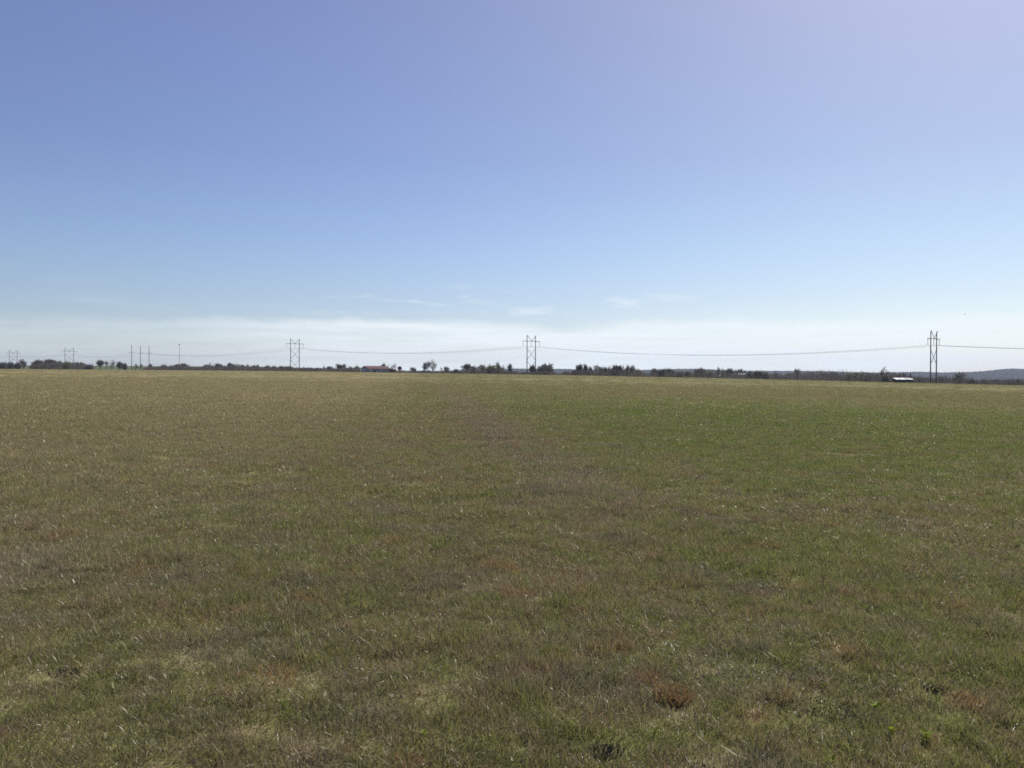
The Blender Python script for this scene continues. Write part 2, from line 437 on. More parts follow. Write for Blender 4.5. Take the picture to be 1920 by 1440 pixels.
# ---------------------------------------------------------------- far wooded hills on the right
def build_hills():
    px = np.linspace(820, 2500, 560)
    tops = np.interp(px, [820, 900, 950, 1060, 1200, 1240, 1290, 1330, 1400, 1460, 1540, 1600, 1640, 1690, 1730, 1760, 1800, 1850, 1880, 1900, 1925, 2000, 2200, 2500],
                     [704, 696, 691.5, 692, 694.3, 693, 692, 693, 695.5, 695.5, 696.3, 698, 699, 698, 697, 698.5, 698.5, 695.5, 692.5, 691.8, 692, 690, 694, 697])
    deps = np.concatenate([np.linspace(2600, 3900, 46), np.linspace(3950, 4600, 8)])
    V = np.zeros((len(deps), len(px), 3))
    for i, D in enumerate(deps):
        for k in range(len(px)):
            pass
    PX, DD = np.meshgrid(px, deps)
    X = (PX - 960) / F * DD
    ztop = EYE + ((700 + 0.0026 * (px - 960)) - tops) / F * 3900
    prof = np.where(DD <= 3900, sstep(2550, 3950, DD), 1 - 0.5 * sstep(3900, 4600, DD))
    base = -16.0
    Z = base + (ztop[None, :] - base) * prof
    can = 2.2 * vnoise(X / 14, DD / 14, 31) + 1.2 * vnoise(X / 6, DD / 7, 33)
    Z = Z + can * sstep(2600, 2700, DD) + 1.5 * vnoise(X / 180, DD / 200, 37) * prof
    v = np.stack([X.ravel(), DD.ravel(), Z.ravel()], 1)
    na, nr = len(px), len(deps)
    i, j = np.meshgrid(np.arange(nr - 1), np.arange(na - 1), indexing='ij')
    f = np.stack([i * na + j, i * na + j + 1, (i + 1) * na + j + 1, (i + 1) * na + j], -1).reshape(-1, 4)
    m, t, out = new_mat('winter_woodland')
    b = N(t, 'ShaderNodeBsdfPrincipled'); b.inputs['Roughness'].default_value = 1.0; b.inputs['Specular IOR Level'].default_value = 0.0
    geo = N(t, 'ShaderNodeNewGeometry')
    n = noise(t, geo.outputs['Position'], 0.02, 6, 0.65)
    t.links.new(ramp(t, n, [(0.35, (0.030, 0.030, 0.028)), (0.55, (0.055, 0.048, 0.045)), (0.7, (0.075, 0.065, 0.052))]), b.inputs['Base Color'])
    t.links.new(b.outputs[0], out.inputs[0])
    o = obj('hills', mesh_np('hills', v, f, m, False))
    tag(o, kind='structure')
build_hills()

# ---------------------------------------------------------------- grass
def tuft_mesh(name, n, rad, hmin, hmax, wid, seed, lean=0.6, straw=0.05, segs=2):
    g = np.random.default_rng(seed)
    r = rad * np.sqrt(g.random(n)); a = g.random(n) * 2 * np.pi
    bx, by = r * np.cos(a), r * np.sin(a)
    h = hmin + (hmax - hmin) * g.random(n) ** 1.6
    w = wid * (0.6 + 0.8 * g.random(n))
    la = g.random(n) * 2 * np.pi
    ln = lean * (0.25 + 1.1 * g.random(n)) 
    lying = g.random(n) < 0.42
    ln = np.where(lying, 0.8 + 0.7 * g.random(n), ln)
    straw_glint = g.random(n) < straw
    h = np.where(straw_glint, h * 0.6, h)
    fa = g.random(n) * np.pi * 2
    dx, dy = np.cos(fa) * w / 2, np.sin(fa) * w / 2
    V = []; 
    k = segs + 1
    lev = np.linspace(0, 1, k + 0)
    for s in lev[:-1]:
        ox = bx + np.cos(la) * ln * h * s ** 1.7; oy = by + np.sin(la) * ln * h * s ** 1.7
        oz = h * s * np.where(lying, 0.42, 1) - 0.003
        ww = 1 - 0.45 * s
        V.append(np.stack([ox - dx * ww, oy - dy * ww, oz], 1)); V.append(np.stack([ox + dx * ww, oy + dy * ww, oz], 1))
    tipz = h * np.where(lying, 0.42, 1) * np.clip(1.05 - 0.12 * ln, 0.6, 1)
    V.append(np.stack([bx + np.cos(la) * ln * h, by + np.sin(la) * ln * h, tipz - 0.003], 1))
    nv = len(V)
    P = np.stack(V, 1).reshape(-1, 3)
    b = np.arange(n) * nv
    faces = []
    for s in range(segs - 1):
        q = 2 * s
        faces.append(np.stack([b + q, b + q + 1, b + q + 3], 1)); faces.append(np.stack([b + q, b + q + 3, b + q + 2], 1))
    q = 2 * (segs - 1)
    faces.append(np.stack([b + q, b + q + 1, b + q + 2], 1))
    Fc = np.concatenate(faces)
    me = mesh_np(name, P, Fc, M_blade)
    rv = np.repeat(g.random(n), nv); sv = np.repeat(straw_glint * (0.4 + 0.6 * g.random(n)), nv)
    for nm, val in (('rnd', rv), ('straw', sv)):
        at = me.attributes.new(nm, 'FLOAT', 'POINT'); at.data.foreach_set('value', val.astype(np.float32))
    return me

def scatter(name, label, protos, pts, rots, scl, idx):
    """one mesh of points that carries copies of the tufts (geometry nodes); pts in world space"""
    pc = bpy.data.collections.new(name + '_kinds')
    for i, me in enumerate(protos):
        po = bpy.data.objects.new('%s_%02d' % (me.name, i), me); pc.objects.link(po)
    me = bpy.data.meshes.new(name)
    me.vertices.add(len(pts)); me.vertices.foreach_set('co', pts.astype(np.float32).ravel())
    for nm, ty, val in (('rot', 'FLOAT_VECTOR', rots), ('scl', 'FLOAT_VECTOR', scl), ('idx', 'INT', idx)):
        at = me.attributes.new(nm, ty, 'POINT')
        at.data.foreach_set('vector' if ty == 'FLOAT_VECTOR' else 'value', np.ascontiguousarray(val).ravel())
    o = obj(name, me)
    ng = bpy.data.node_groups.new(name, 'GeometryNodeTree')
    ng.interface.new_socket('Geometry', in_out='INPUT', socket_type='NodeSocketGeometry')
    ng.interface.new_socket('Geometry', in_out='OUTPUT', socket_type='NodeSocketGeometry')
    gi, go = ng.nodes.new('NodeGroupInput'), ng.nodes.new('NodeGroupOutput')
    iop = ng.nodes.new('GeometryNodeInstanceOnPoints')
    ci = ng.nodes.new('GeometryNodeCollectionInfo')
    ci.inputs['Collection'].default_value = pc
    ci.inputs['Separate Children'].default_value = True
    ci.inputs['Reset Children'].default_value = True
    def attr(nm, ty):
        n = ng.nodes.new('GeometryNodeInputNamedAttribute'); n.data_type = ty; n.inputs[0].default_value = nm
        return n.outputs['Attribute']
    L = ng.links.new
    L(gi.outputs[0], iop.inputs['Points']); L(ci.outputs[0], iop.inputs['Instance'])
    iop.inputs['Pick Instance'].default_value = True
    L(attr('idx', 'INT'), iop.inputs['Instance Index'])
    L(attr('rot', 'FLOAT_VECTOR'), iop.inputs['Rotation']); L(attr('scl', 'FLOAT_VECTOR'), iop.inputs['Scale'])
    L(iop.outputs[0], go.inputs[0])
    md = o.modifiers.new('scatter', 'NODES'); md.node_group = ng
    tag(o, label, 'grass', kind='stuff')
    return o

def wedge(n_per_m2, r0, r1, half=0.72, extra=1.2):
    area = 0.5 * (r1 * r1 - r0 * r0) * 2 * half
    n = int(area * n_per_m2)
    r = np.sqrt(r0 * r0 + (r1 * r1 - r0 * r0) * rng.random(n))
    a = (rng.random(n) * 2 - 1) * half
    return r * np.sin(a), r * np.cos(a), r
HOLES = []
def grass_layer(name, label, protos, dens, r0, r1, s0, s1, thin=0.0, half=0.66, fin=None, fout=None):
    x, y, r = wedge(dens, r0, r1, half)
    pn = vnoise(x * 0.7, y * 0.7, 41) * 0.5 + vnoise(x * 2.1, y * 2.1, 43) * 0.5
    keep = rng.random(len(x)) < np.clip(0.98 + 0.25 * pn - thin * (r - r0) / (r1 - r0), 0.12, 1)
    keep &= y < edge_y(x, y) - 1.0
    if fin: keep &= rng.random(len(x)) < np.clip((r - r0) / (fin - r0), 0, 1)
    if fout: keep &= rng.random(len(x)) < np.clip((r1 - r) / (r1 - fout), 0, 1)
    for hx, hy, hr in HOLES: keep &= np.hypot(x - hx, y - hy) > hr
    x, y, pn = x[keep], y[keep], pn[keep]
    n = len(x)
    z = height(x, y)
    s = s0 + (s1 - s0) * rng.random(n)
    hs = s * np.clip(1.0 + 0.35 * pn + 0.25 * rng.standard_normal(n), 0.6, 2.0)
    rot = np.stack([0.10 * rng.standard_normal(n), 0.10 * rng.standard_normal(n), rng.random(n) * 2 * np.pi], 1)
    scatter(name, label, protos, np.stack([x, y, z], 1), rot.astype(np.float32), np.stack([s, s, hs], 1).astype(np.float32),
            rng.integers(0, len(protos), n).astype(np.int32))
for hpx, hpy, hr in ((1262, 1310, .10), (1218, 1280, .06), (968, 1118, .09), (938, 1070, .08), (500, 1272, .12), (560, 1125, .10), (1500, 1100, .10), (757, 1438, .08), (1810, 1318, .08),
                     (1136, 1412, .12), (1264, 1322, .11), (1755, 1295, .10), (1550, 1325, .05), (1310, 1445, .10), (125, 1262, .12),
                     (1737, 1392, .045), (1671, 1382, .035), (1640, 1336, .035), (1543, 1294, .03), (1560, 1438, .035), (1227, 1384, .035), (795, 1388, .035), (532, 1330, .03)):
    hx, hy, _ = on_ground(hpx, hpy); HOLES.append((hx, hy, hr))
near = [tuft_mesh('grass_tuft', 130, 0.12, 0.014, 0.050, 0.0034, 100 + i, 0.9, 0.05) for i in range(8)]
near += [tuft_mesh('grass_tuft', 70, 0.10, 0.03, 0.075, 0.0028, 140 + i, 0.6, 0.07) for i in range(2)]
M_tan = two_sided('tan_dry_grass', [(0.25, (0.24, 0.150, 0.075)), (0.5, (0.30, 0.195, 0.095)), (0.75, (0.35, 0.26, 0.14))], 0.5, 0.04, 1.3)
rusty = [tuft_mesh('grass_tuft', 110, 0.075, 0.03, 0.085, 0.0038, 180 + i, 0.9, 0.0) for i in range(4)]
for me in rusty: me.materials.clear(); me.materials.append(M_tan)
tuss = [tuft_mesh('grass_tuft', 120, 0.055, 0.03, 0.085, 0.0034, 160 + i, 0.8, 0.02) for i in range(5)]
mid_ = [tuft_mesh('grass_tuft', 140, 0.20, 0.02, 0.060, 0.0060, 200 + i, 0.8, 0.045) for i in range(6)]
mid_ += [tuft_mesh('grass_tuft', 60, 0.14, 0.04, 0.09, 0.0050, 230 + i, 0.5, 0.08) for i in range(2)]
far_ = [tuft_mesh('grass_tuft', 150, 0.40, 0.015, 0.060, 0.012, 300 + i, 1.0, 0.03) for i in range(6)]
vfar = [tuft_mesh('grass_tuft', 160, 1.10, 0.02, 0.085, 0.030, 400 + i, 1.0, 0.02) for i in range(4)]
grass_layer('grass', 'short mixed green and straw pasture grass near the camera', near, 330, 1.4, 12, 0.8, 1.25, fout=7, half=0.92)
grass_layer('grass', 'small tussocks standing out of the short pasture grass', tuss, 14, 1.4, 26, 0.6, 1.6, half=0.8)
grass_layer('grass', 'scattered dry tan brown grass tufts in the pasture', rusty, 1.6, 2.4, 34, 0.6, 1.5, half=0.8)
grass_layer('grass', 'short green and brown pasture grass in the middle distance', mid_, 85, 6.5, 42, 0.85, 1.3, fin=11, fout=16, half=0.74)
grass_layer('grass', 'short straw and green pasture grass far out on the field', far_, 13, 17, 150, 0.85, 1.4, 0.5, fin=34, fout=40)
grass_layer('grass', 'straw coloured pasture grass at the far end of the field', vfar, 0.24, 50, 560, 0.85, 1.4, 0.6, fin=140)
# ---------------------------------------------------------------- tree kinds
def set_rnd(me, val):
    at = me.attributes.new('rnd', 'FLOAT', 'POINT'); at.data.foreach_set('value', np.asarray(val, np.float32))
def tree_kind(seed, spread=1.0, up=0.5, twig_r=0.004, trunk_h=0.28, ntw=1300, fork=4, tmat=M_twig, leaf=0, fill=0.9):
    """unit height tree: trunk with limbs (one mesh) and a crown of branches and twigs (one mesh)"""
    g = random.Random(seed)
    tr, V, Fc, rn = MB(), [], [], []
    tips = []
    def grow(p, d, ln, rad, depth):
        pts = [p]; q = p.copy(); dd = d.copy()
        for i in range(3):
            dd = (dd + Vector((g.gauss(0, .16), g.gauss(0, .16), g.gauss(0.03, .08)))).normalized()
            q = q + dd * ln / 3; pts.append(q.copy())
        tr.tube(pts, [rad, rad * .85, rad * .7, rad * .55], 5 if depth < 2 else 3, False)
        for f in (1, 2, 3): tips.append((pts[f].copy(), dd.copy(), rad * .5, depth))
        if depth >= 3: return
        for k in range(fork if depth else fork + 1):
            a = g.random() * 2 * math.pi
            nd = (dd * (0.55 + up * .5) + Vector((math.cos(a) * spread, math.sin(a) * spread, g.uniform(-.1, .5) * (0.5 + up)))).normalized()
            grow(pts[g.choice((1, 2, 3, 3))], nd, ln * g.uniform(.55, .85), rad * .5, depth + 1)
    grow(Vector((0, 0, -0.04)), Vector((g.gauss(0, .05), g.gauss(0, .05), 1)), trunk_h, 0.026, 0)
    pool = [t_ for t_ in tips if t_[3] >= 1]
    for i in range(ntw):
        p, d, r_, dep = g.choice(pool)
        nd = (d * 0.8 + Vector((g.gauss(0, .6), g.gauss(0, .6), g.gauss(.25, .45)))).normalized()
        ln = g.uniform(.05, .16)
        s = nd.cross(Vector((g.gauss(0, 1), g.gauss(0, 1), g.gauss(0, 1)))).normalized() * twig_r * g.uniform(.6, 1.5)
        b = len(V); e = p + nd * ln; mpt = p + nd * ln * .5 + Vector((g.gauss(0, .01), g.gauss(0, .01), g.gauss(0, .01)))
        V += [p - s, p + s, mpt - s * .8, mpt + s * .8, e]
        Fc += [(b, b + 1, b + 3), (b, b + 3, b + 2), (b + 2, b + 3, b + 4)]
        rn += [g.random()] * 5
        if leaf and g.random() < leaf:
            for _ in range(2):
                c = p + nd * ln * g.uniform(.4, 1.1)
                a1 = Vector((g.gauss(0, 1), g.gauss(0, 1), g.gauss(0, 1))).normalized() * .012
                a2 = a1.orthogonal().normalized() * .010
                b = len(V); V += [c - a1, c + a2, c + a1]; Fc.append((b, b + 1, b + 2)); rn += [g.random()] * 3
    # fine outer twigs that round the crown off
    bz = np.array([tuple(v) for v in V]); zc_ = np.quantile(bz[:, 2], .55); rx = np.quantile(np.abs(bz[:, :2]), .93); rz_ = np.quantile(bz[:, 2], .97) - zc_
    for i in range(int(ntw * fill)):
        d = Vector((g.gauss(0, 1), g.gauss(0, 1), g.gauss(.25, .8))).normalized()
        k = g.uniform(.35, 1) ** .5 * (1 + .16 * math.sin(d.x * 5 + seed) * math.cos(d.y * 6 + seed * 2))
        p = Vector((d.x * rx * k, d.y * rx * k, zc_ + d.z * (rz_ if d.z > 0 else zc_ * .45) * k))
        nd = (d + Vector((g.gauss(0, .5), g.gauss(0, .5), g.gauss(.3, .4)))).normalized(); ln = g.uniform(.04, .10)
        s = nd.cross(Vector((g.gauss(0, 1), g.gauss(0, 1), g.gauss(0, 1)))).normalized() * twig_r * g.uniform(.5, 1.2)
        b = len(V); V += [p - s - nd * ln * .5, p + s - nd * ln * .5, p + nd * ln * .5]; Fc += [(b, b + 1, b + 2)]; rn += [g.random()] * 3
    allv = np.array([tuple(v) for v in tr.v] + [tuple(v) for v in V])
    zmax = np.quantile(allv[:, 2], 0.995); rmax = np.quantile(np.abs(allv[:, 0]), 0.985)
    sc = np.array([0.5 / rmax, 0.5 / rmax, 1 / zmax])
    tm = mesh_np('trunk', np.array(tr.v) * sc, tr.f, M_bark)
    cm = mesh_np('crown', np.array([tuple(v) for v in V]) * sc, np.array(Fc), tmat)
    set_rnd(cm, rn)
    return tm, cm
def cedar_kind(seed):
    g = random.Random(seed)
    tr = MB(); tr.tube([(0, 0, -.03), (0, 0, .5), (0, 0, .95)], [.03, .02, .004], 5)
    V, Fc, rn = [], [], []
    for i in range(1500):
        z = g.random() ** 1.3 * .95 + .04
        r = (1 - z) ** .8 * .5 * g.uniform(.35, 1.05) * (1 + .25 * math.sin(z * 31 + seed)); a = g.random() * 6.283
        c = Vector((r * math.cos(a), r * math.sin(a), z))
        a1 = (c * .6 + Vector((g.gauss(0, .3), g.gauss(0, .3), g.gauss(.3, .3)))).normalized() * .05
        a2 = a1.cross(Vector((g.gauss(0, 1), g.gauss(0, 1), g.gauss(0, 1)))).normalized() * .022
        b = len(V); V += [c - a2, c + a2, c + a1]; Fc.append((b, b + 1, b + 2)); rn += [g.random()] * 3
    tm = tr.mesh('trunk', M_bark)
    cm = mesh_np('crown', np.array([tuple(v) for v in V]), np.array(Fc), M_cedar); set_rnd(cm, rn)
    return tm, cm
KINDS = {
    'bare': [tree_kind(11 + i, 0.9, 0.6, 0.0042, 0.30, 1100) for i in range(3)],
    'open': [tree_kind(31 + i, 1.0, 0.5, 0.0034, 0.34, 800, 3, fill=0.5) for i in range(3)],
    'dense': [tree_kind(51 + i, 1.1, 0.3, 0.0052, 0.24, 1700, fill=1.2) for i in range(3)],
    'budding': [tree_kind(71 + i, 1.0, 0.5, 0.0050, 0.26, 1300, 4, M_bud, 0.6) for i in range(2)],
    'bush': [tree_kind(91 + i, 1.4, 0.2, 0.0075, 0.12, 1500) for i in range(2)],
    'cedar': [cedar_kind(5)],
}
COUNT = {}
def tree(px, top, width, kind, back, label, cat='tree', group=None, base=None):
    """px, top, width: where the crown shows in the photograph; back: metres behind the end of the field"""
    D = edge_at(px) + back
    p = at_depth(px, 700, D)
    x, y = p.x, p.y
    g = gz(x, y)
    if base is not None: g = min(g, at_depth(px, base, D).z)
    h = at_depth(px, top, D).z - g
    w = width / F * D
    i = COUNT.get(kind, 0); COUNT[kind] = i + 1
    tm, cm = KINDS[kind][i % len(KINDS[kind])]
    name = {'bush': 'bush', 'cedar': 'cedar_tree'}.get(kind, 'bare_tree')
    if kind in ('budding',): name = 'budding_tree'
    e = empty(name, (x, y, g), random.uniform(0, 6.28), (w, w, h))
    obj('trunk', tm, e); obj('crown', cm, e)
    tag(e, label, cat, group)
    return e

T = [  # px, top, width, kind, metres back, label
 (6, 679, 14, 'bush', 70, 'brown scrubby bush at the left edge of the photo', 'g0'),
 (20, 679, 16, 'bush', 80, 'brown scrubby bush below the leftmost pylon, left of two', 'g0'),
 (32, 679.5, 12, 'bush', 75, 'low brown bush below the right pole of the leftmost pylon', 'g0'),
 (43, 673.5, 13, 'bare', 90, 'round dark tree between the leftmost pylon and the thicket beside it', 'g0'),
 (72, 675, 22, 'dense', 40, 'dark rounded tree at the left end of the left thicket', 'g1'),
 (94, 673.5, 20, 'dense', 42, 'tallest dark tree in the left thicket, left of its pylon', 'g1'),
 (111, 677, 16, 'dense', 44, 'lower dark tree in the left thicket just left of its pylon', 'g1'),
 (126, 677.5, 14, 'budding', 30, 'greenish tree at the foot of the pylon above the left thicket', 'g1'),
 (138, 678.5, 14, 'bare', 46, 'dark tree just right of the pylon above the left thicket', 'g1'),
 (152, 679, 16, 'dense', 40, 'flat topped dark tree left of the pale roofed house', 'g1'),
 (168, 684, 14, 'bush', 20, 'very dark bush in front of the pale roofed house', 'g1'),
 (188, 675, 15, 'dense', 110, 'round dark tree right of the pale roofed house', 'g2'),
 (200, 676.5, 9, 'open', 120, 'thin bare tree between two round trees behind the green field', 'g2'),
 (209, 674.5, 13, 'open', 115, 'see-through round bare tree behind the green field', 'g2'),
 (225, 678, 12, 'dense', 110, 'small dark tree left of the three tall poles, the larger of two', 'g2'),
 (235, 681, 9, 'bush', 110, 'smallest dark tree just left of the three tall poles', 'g2'),
 (254, 682, 10, 'open', 130, 'faint small tree between the first and second of the three tall poles', 'g2'),
 (265, 682.5, 8, 'open', 130, 'faint small tree at the middle one of the three tall poles', 'g2'),
 (282, 682, 9, 'bare', 60, 'small tree at the right one of the three tall poles', 'g2'),
 (305, 683, 13, 'bare', 40, 'small tree rising from the hedgerow left of the far mast', 'g3'),
 (333, 682.5, 14, 'dense', 36, 'dark tree left of the far mast foot in the hedgerow', 'g3'),
 (344, 681, 14, 'dense', 38, 'dark tree right of the far mast foot in the hedgerow', 'g3'),
 (386, 684, 12, 'bush', 40, 'low brown tree at the left of the hedgerow crowns', 'g3'),
 (396, 679.5, 11, 'open', 42, 'tallest thin crown in the hedgerow between mast and left pylon', 'g3'),
 (410, 681.5, 16, 'dense', 40, 'broad dark crown in the hedgerow right of a tall thin crown', 'g3'),
 (434, 680.5, 16, 'dense', 40, 'dark crown with twiggy top in the middle of the hedgerow', 'g3'),
 (445, 681, 9, 'open', 46, 'see-through twiggy crown beside a dark one in the hedgerow', 'g3'),
 (455, 683, 12, 'bare', 40, 'dark small crown in the hedgerow right of the twiggy crown', 'g3'),
 (465, 682.5, 7, 'open', 44, 'narrow thin crown in the hedgerow', 'g3'),
 (474, 685, 11, 'bush', 38, 'low dark crown in the hedgerow left of three spaced crowns', 'g3'),
 (483, 683.5, 9, 'bare', 40, 'first of three spaced crowns left of the left pylon', 'g3'),
 (500, 684.5, 12, 'bare', 40, 'second of three spaced crowns left of the left pylon', 'g3'),
 (513, 685, 9, 'bare', 40, 'third of three spaced crowns left of the left pylon', 'g3'),
 (527, 686, 10, 'dense', 36, 'dark crown just left of the left pylon, the smaller', 'g3'),
 (541, 686.5, 22, 'dense', 34, 'broad dark crown behind the left pole of the left pylon', 'g3'),
 (565, 690, 10, 'bush', 34, 'low dark bush at the right pole of the left pylon', 'g3'),
 (569, 686.5, 7, 'open', 60, 'faint thin crown just right of the left pylon', 'g3'),
 (582, 689, 16, 'dense', 34, 'low rounded dark crown left of the pale low shed', 'g3'),
 (596, 689.5, 13, 'dense', 36, 'second low rounded dark crown left of the pale low shed', 'g3'),
 (607, 685, 7, 'open', 40, 'narrow thin tree rising behind the pale low shed', 'g3'),
 (618, 686.5, 15, 'bare', 40, 'rounded crown behind the right end of the pale low shed', 'g3'),
 (637, 682.5, 13, 'dense', 38, 'tall dark leaning crown left of the red roofed barn', 'g3'),
 (645, 681, 9, 'open', 42, 'pale see-through crown beside the tall dark one left of the barn', 'g3'),
 (657, 687, 13, 'bare', 36, 'lower crown between the pale crown and the barn', 'g3'),
 (669, 685.5, 13, 'budding', 36, 'pale greenish crown touching the left end of the barn', 'g3'),
 (718, 681.5, 11, 'dense', 110, 'dark small crown rising behind the barn roof', 'g4'),
 (727, 683.5, 9, 'open', 100, 'pinkish thin crown behind the right part of the barn roof', 'g4'),
 (739, 681.5, 12, 'open', 90, 'thin bare crown behind the right end of the barn', 'g4'),
 (775, 688, 15, 'bare', 40, 'wide low bare tree between the red tank and the tall bare trees', 'g4'),
 (797, 679.5, 10, 'bare', 20, 'left and smallest of the three tall bare trees', 'g4'),
 (804, 676.5, 11, 'open', 22, 'middle of the three tall bare trees', 'g4'),
 (813, 674.5, 18, 'open', 18, 'right and tallest of the three tall bare trees with forked trunk', 'g4'),
 (827, 688, 6, 'open', 24, 'narrow bare sapling right of the tall bare trees', 'g4'),
 (838, 687, 15, 'bare', 24, 'bare vase shaped bush right of the tall bare trees', 'g4'),
 (856, 692, 10, 'bush', 20, 'low dark bush right of the vase shaped bush', 'g4'),
 (876, 682, 18, 'dense', 24, 'dark spiky tree at the left end of the row left of the middle pylon', 'g5'),
 (888, 687, 10, 'bush', 28, 'low dark tree right of the spiky tree', 'g5'),
 (904, 683, 17, 'bare', 26, 'fuzzy rounded crown between the spiky and the greenish tree', 'g5'),
 (920, 683.5, 17, 'budding', 22, 'broad greenish tree left of the middle pylon, left half of a pair', 'g5'),
 (932, 677.5, 8, 'open', 30, 'thin tall crown sticking up behind the greenish trees', 'g5'),
 (934, 684, 15, 'budding', 24, 'broad greenish tree left of the middle pylon, right half of a pair', 'g5'),
 (945, 684.5, 10, 'open', 26, 'thin bare tree between greenish and leaning tree', 'g5'),
 (956, 681.5, 11, 'bare', 24, 'slender leaning tree nearest the middle pylon on its left', 'g5'),
 (979, 697.5, 14, 'bush', 22, 'low dark mound of brush left of the middle pylon', 'g5'),
 (998, 684.5, 13, 'dense', 30, 'dark tree between the two poles of the middle pylon', 'g5'),
 (1009, 687, 9, 'open', 34, 'thin tree behind the right pole of the middle pylon', 'g5'),
 (1022, 682, 27, 'dense', 28, 'broad round dark tree just right of the middle pylon', 'g5'),
 (1062, 696, 16, 'bush', 40, 'low brush left of the long tree row', 'g6'),
 (1078, 693, 12, 'bush', 30, 'low dark tree at the left end of the long tree row', 'g6'),
 (1087, 683, 14, 'dense', 26, 'first tall crown from left in the long tree row', 'g6'),
 (1098, 683, 10, 'dense', 28, 'second tall crown from left in the long tree row', 'g6'),
 (1107, 687, 11, 'bare', 26, 'third crown in the long tree row, lower than its neighbours', 'g6'),
 (1116, 683.5, 12, 'open', 28, 'fourth crown in the long tree row, thin and see-through', 'g6'),
 (1127, 686, 13, 'bare', 26, 'fifth crown in the long tree row', 'g6'),
 (1135, 688, 10, 'bare', 28, 'sixth crown in the long tree row, low and rounded', 'g6'),
 (1144, 686, 11, 'open', 26, 'seventh crown in the long tree row, pale', 'g6'),
 (1155, 684.5, 16, 'dense', 28, 'eighth and broadest crown in the long tree row', 'g6'),
 (1162, 685, 10, 'dense', 24, 'ninth crown in the long tree row, touching the broadest', 'g6'),
 (1169, 684.5, 8, 'open', 26, 'tenth crown in the long tree row, thin', 'g6'),
 (1176, 684, 9, 'bare', 28, 'eleventh crown in the long tree row', 'g6'),
 (1185, 684.5, 13, 'bare', 26, 'last tall crown at the right end of the long tree row', 'g6'),
 (1196, 694.5, 12, 'bush', 40, 'low bush just past the right end of the long tree row', 'g6'),
 (1227, 690, 17, 'bare', 90, 'first of three spaced round trees before the far hills', 'g7'),
 (1241, 692, 13, 'dense', 60, 'second of three spaced round trees before the far hills', 'g7'),
 (1258, 691, 17, 'dense', 90, 'third of three spaced round trees before the far hills', 'g7'),
 (1275, 697, 12, 'bush', 60, 'low bush right of the three spaced round trees', 'g7'),
 (1289, 696, 13, 'dense', 70, 'small tree left of the twin topped tree', 'g7'),
 (1310, 690.5, 14, 'dense', 80, 'left half of the twin topped tree left of the white specks', 'g7'),
 (1319, 690.5, 13, 'dense', 84, 'right half of the twin topped tree left of the white specks', 'g7'),
 (1331, 695, 14, 'budding', 80, 'greyish tree left of the small white sheds', 'g7'),
 (1347, 688.5, 10, 'bare', 90, 'tallest narrow tree standing over the small white sheds', 'g7'),
 (1355, 692, 12, 'budding', 86, 'greyish green tree right of the tall narrow one', 'g7'),
 (1368, 690.5, 16, 'dense', 100, 'rounded tree between the white sheds and the pale roofed house', 'g7'),
 (1386, 692, 14, 'dense', 150, 'rounded tree behind the pale roofed cottage', 'g7'),
 (1392, 693.5, 12, 'bare', 160, 'lighter tree behind the right end of the pale roofed cottage', 'g7'),
 (1406, 696, 15, 'dense', 70, 'brown tree right of the pale roofed cottage', 'g7'),
 (1421, 695, 22, 'dense', 60, 'broad dark brown tree right of the pale roofed cottage', 'g7'),
 (1437, 699, 13, 'bush', 60, 'low very dark tree at the right end of the brown clump', 'g7'),
 (1457, 699, 12, 'bush', 200, 'small far tree left of the spiky lone tree', 'g8'),
 (1478, 700, 14, 'bush', 160, 'low tree close left of the spiky lone tree', 'g8'),
 (1497, 690.5, 19, 'open', 12, 'spiky lone tree in front of the dark wood', 'g8'),
 (1545, 698, 14, 'dense', 100, 'dark tree in the wood right of the spiky lone tree', 'g8'),
 (1567, 697, 14, 'dense', 80, 'second dark tree in the wood right of the spiky lone tree', 'g8'),
 (1591, 697.5, 13, 'budding', 50, 'greenish rounded tree in the wood right of the spiky lone tree', 'g8'),
 (1605, 698.5, 12, 'dense', 60, 'dark tree between two greenish ones in the wood', 'g8'),
 (1618, 698, 15, 'budding', 60, 'broad greenish tree left of the tall bare tree', 'g8'),
 (1628, 700, 12, 'dense', 60, 'dark tree right of the broad greenish one', 'g8'),
 (1645, 700, 12, 'bare', 80, 'small dark tree left of the tall bare tree', 'g8'),
 (1658, 688, 19, 'open', 30, 'tall bare tree with open crown above the hills, left of right pylon', 'g8'),
 (1658, 701, 13, 'bush', 36, 'dark brush at the foot of the tall bare tree', 'g8'),
 (1673, 701, 12, 'bush', 60, 'dark brush between the tall bare tree and the white roofed shed', 'g8'),
 (1686, 699, 18, 'dense', 75, 'dark rounded tree behind the white roofed shed', 'g8'),
 (1707, 699.5, 11, 'cedar', 60, 'very dark pointed evergreen at the right end of the white roofed shed', 'g8'),
 (1725, 706, 16, 'bush', 50, 'low brush between the white roofed shed and the right pylon', 'g9'),
 (1766, 705.5, 16, 'bare', 40, 'small tree just right of the right pylon', 'g9'),
 (1790, 706, 14, 'open', 40, 'thin small tree between the right pylon and the pale fuzzy tree', 'g9'),
 (1803, 697, 25, 'open', 40, 'pale fuzzy tree right of the right pylon', 'g9'),
 (1822, 709, 14, 'bush', 36, 'low bush right of the pale fuzzy tree', 'g9'),
 (1846, 711, 14, 'dense', 50, 'greenish dark small tree right of the pale fuzzy tree', 'g9'),
 (1866, 711, 14, 'dense', 60, 'dark bush left of the bushes at the right photo edge', 'g9'),
 (1890, 711.5, 16, 'bush', 70, 'second dark bush from the right photo edge', 'g9'),
 (1909, 711, 18, 'dense', 46, 'dark bush at the right edge of the photo', 'g9'),
]
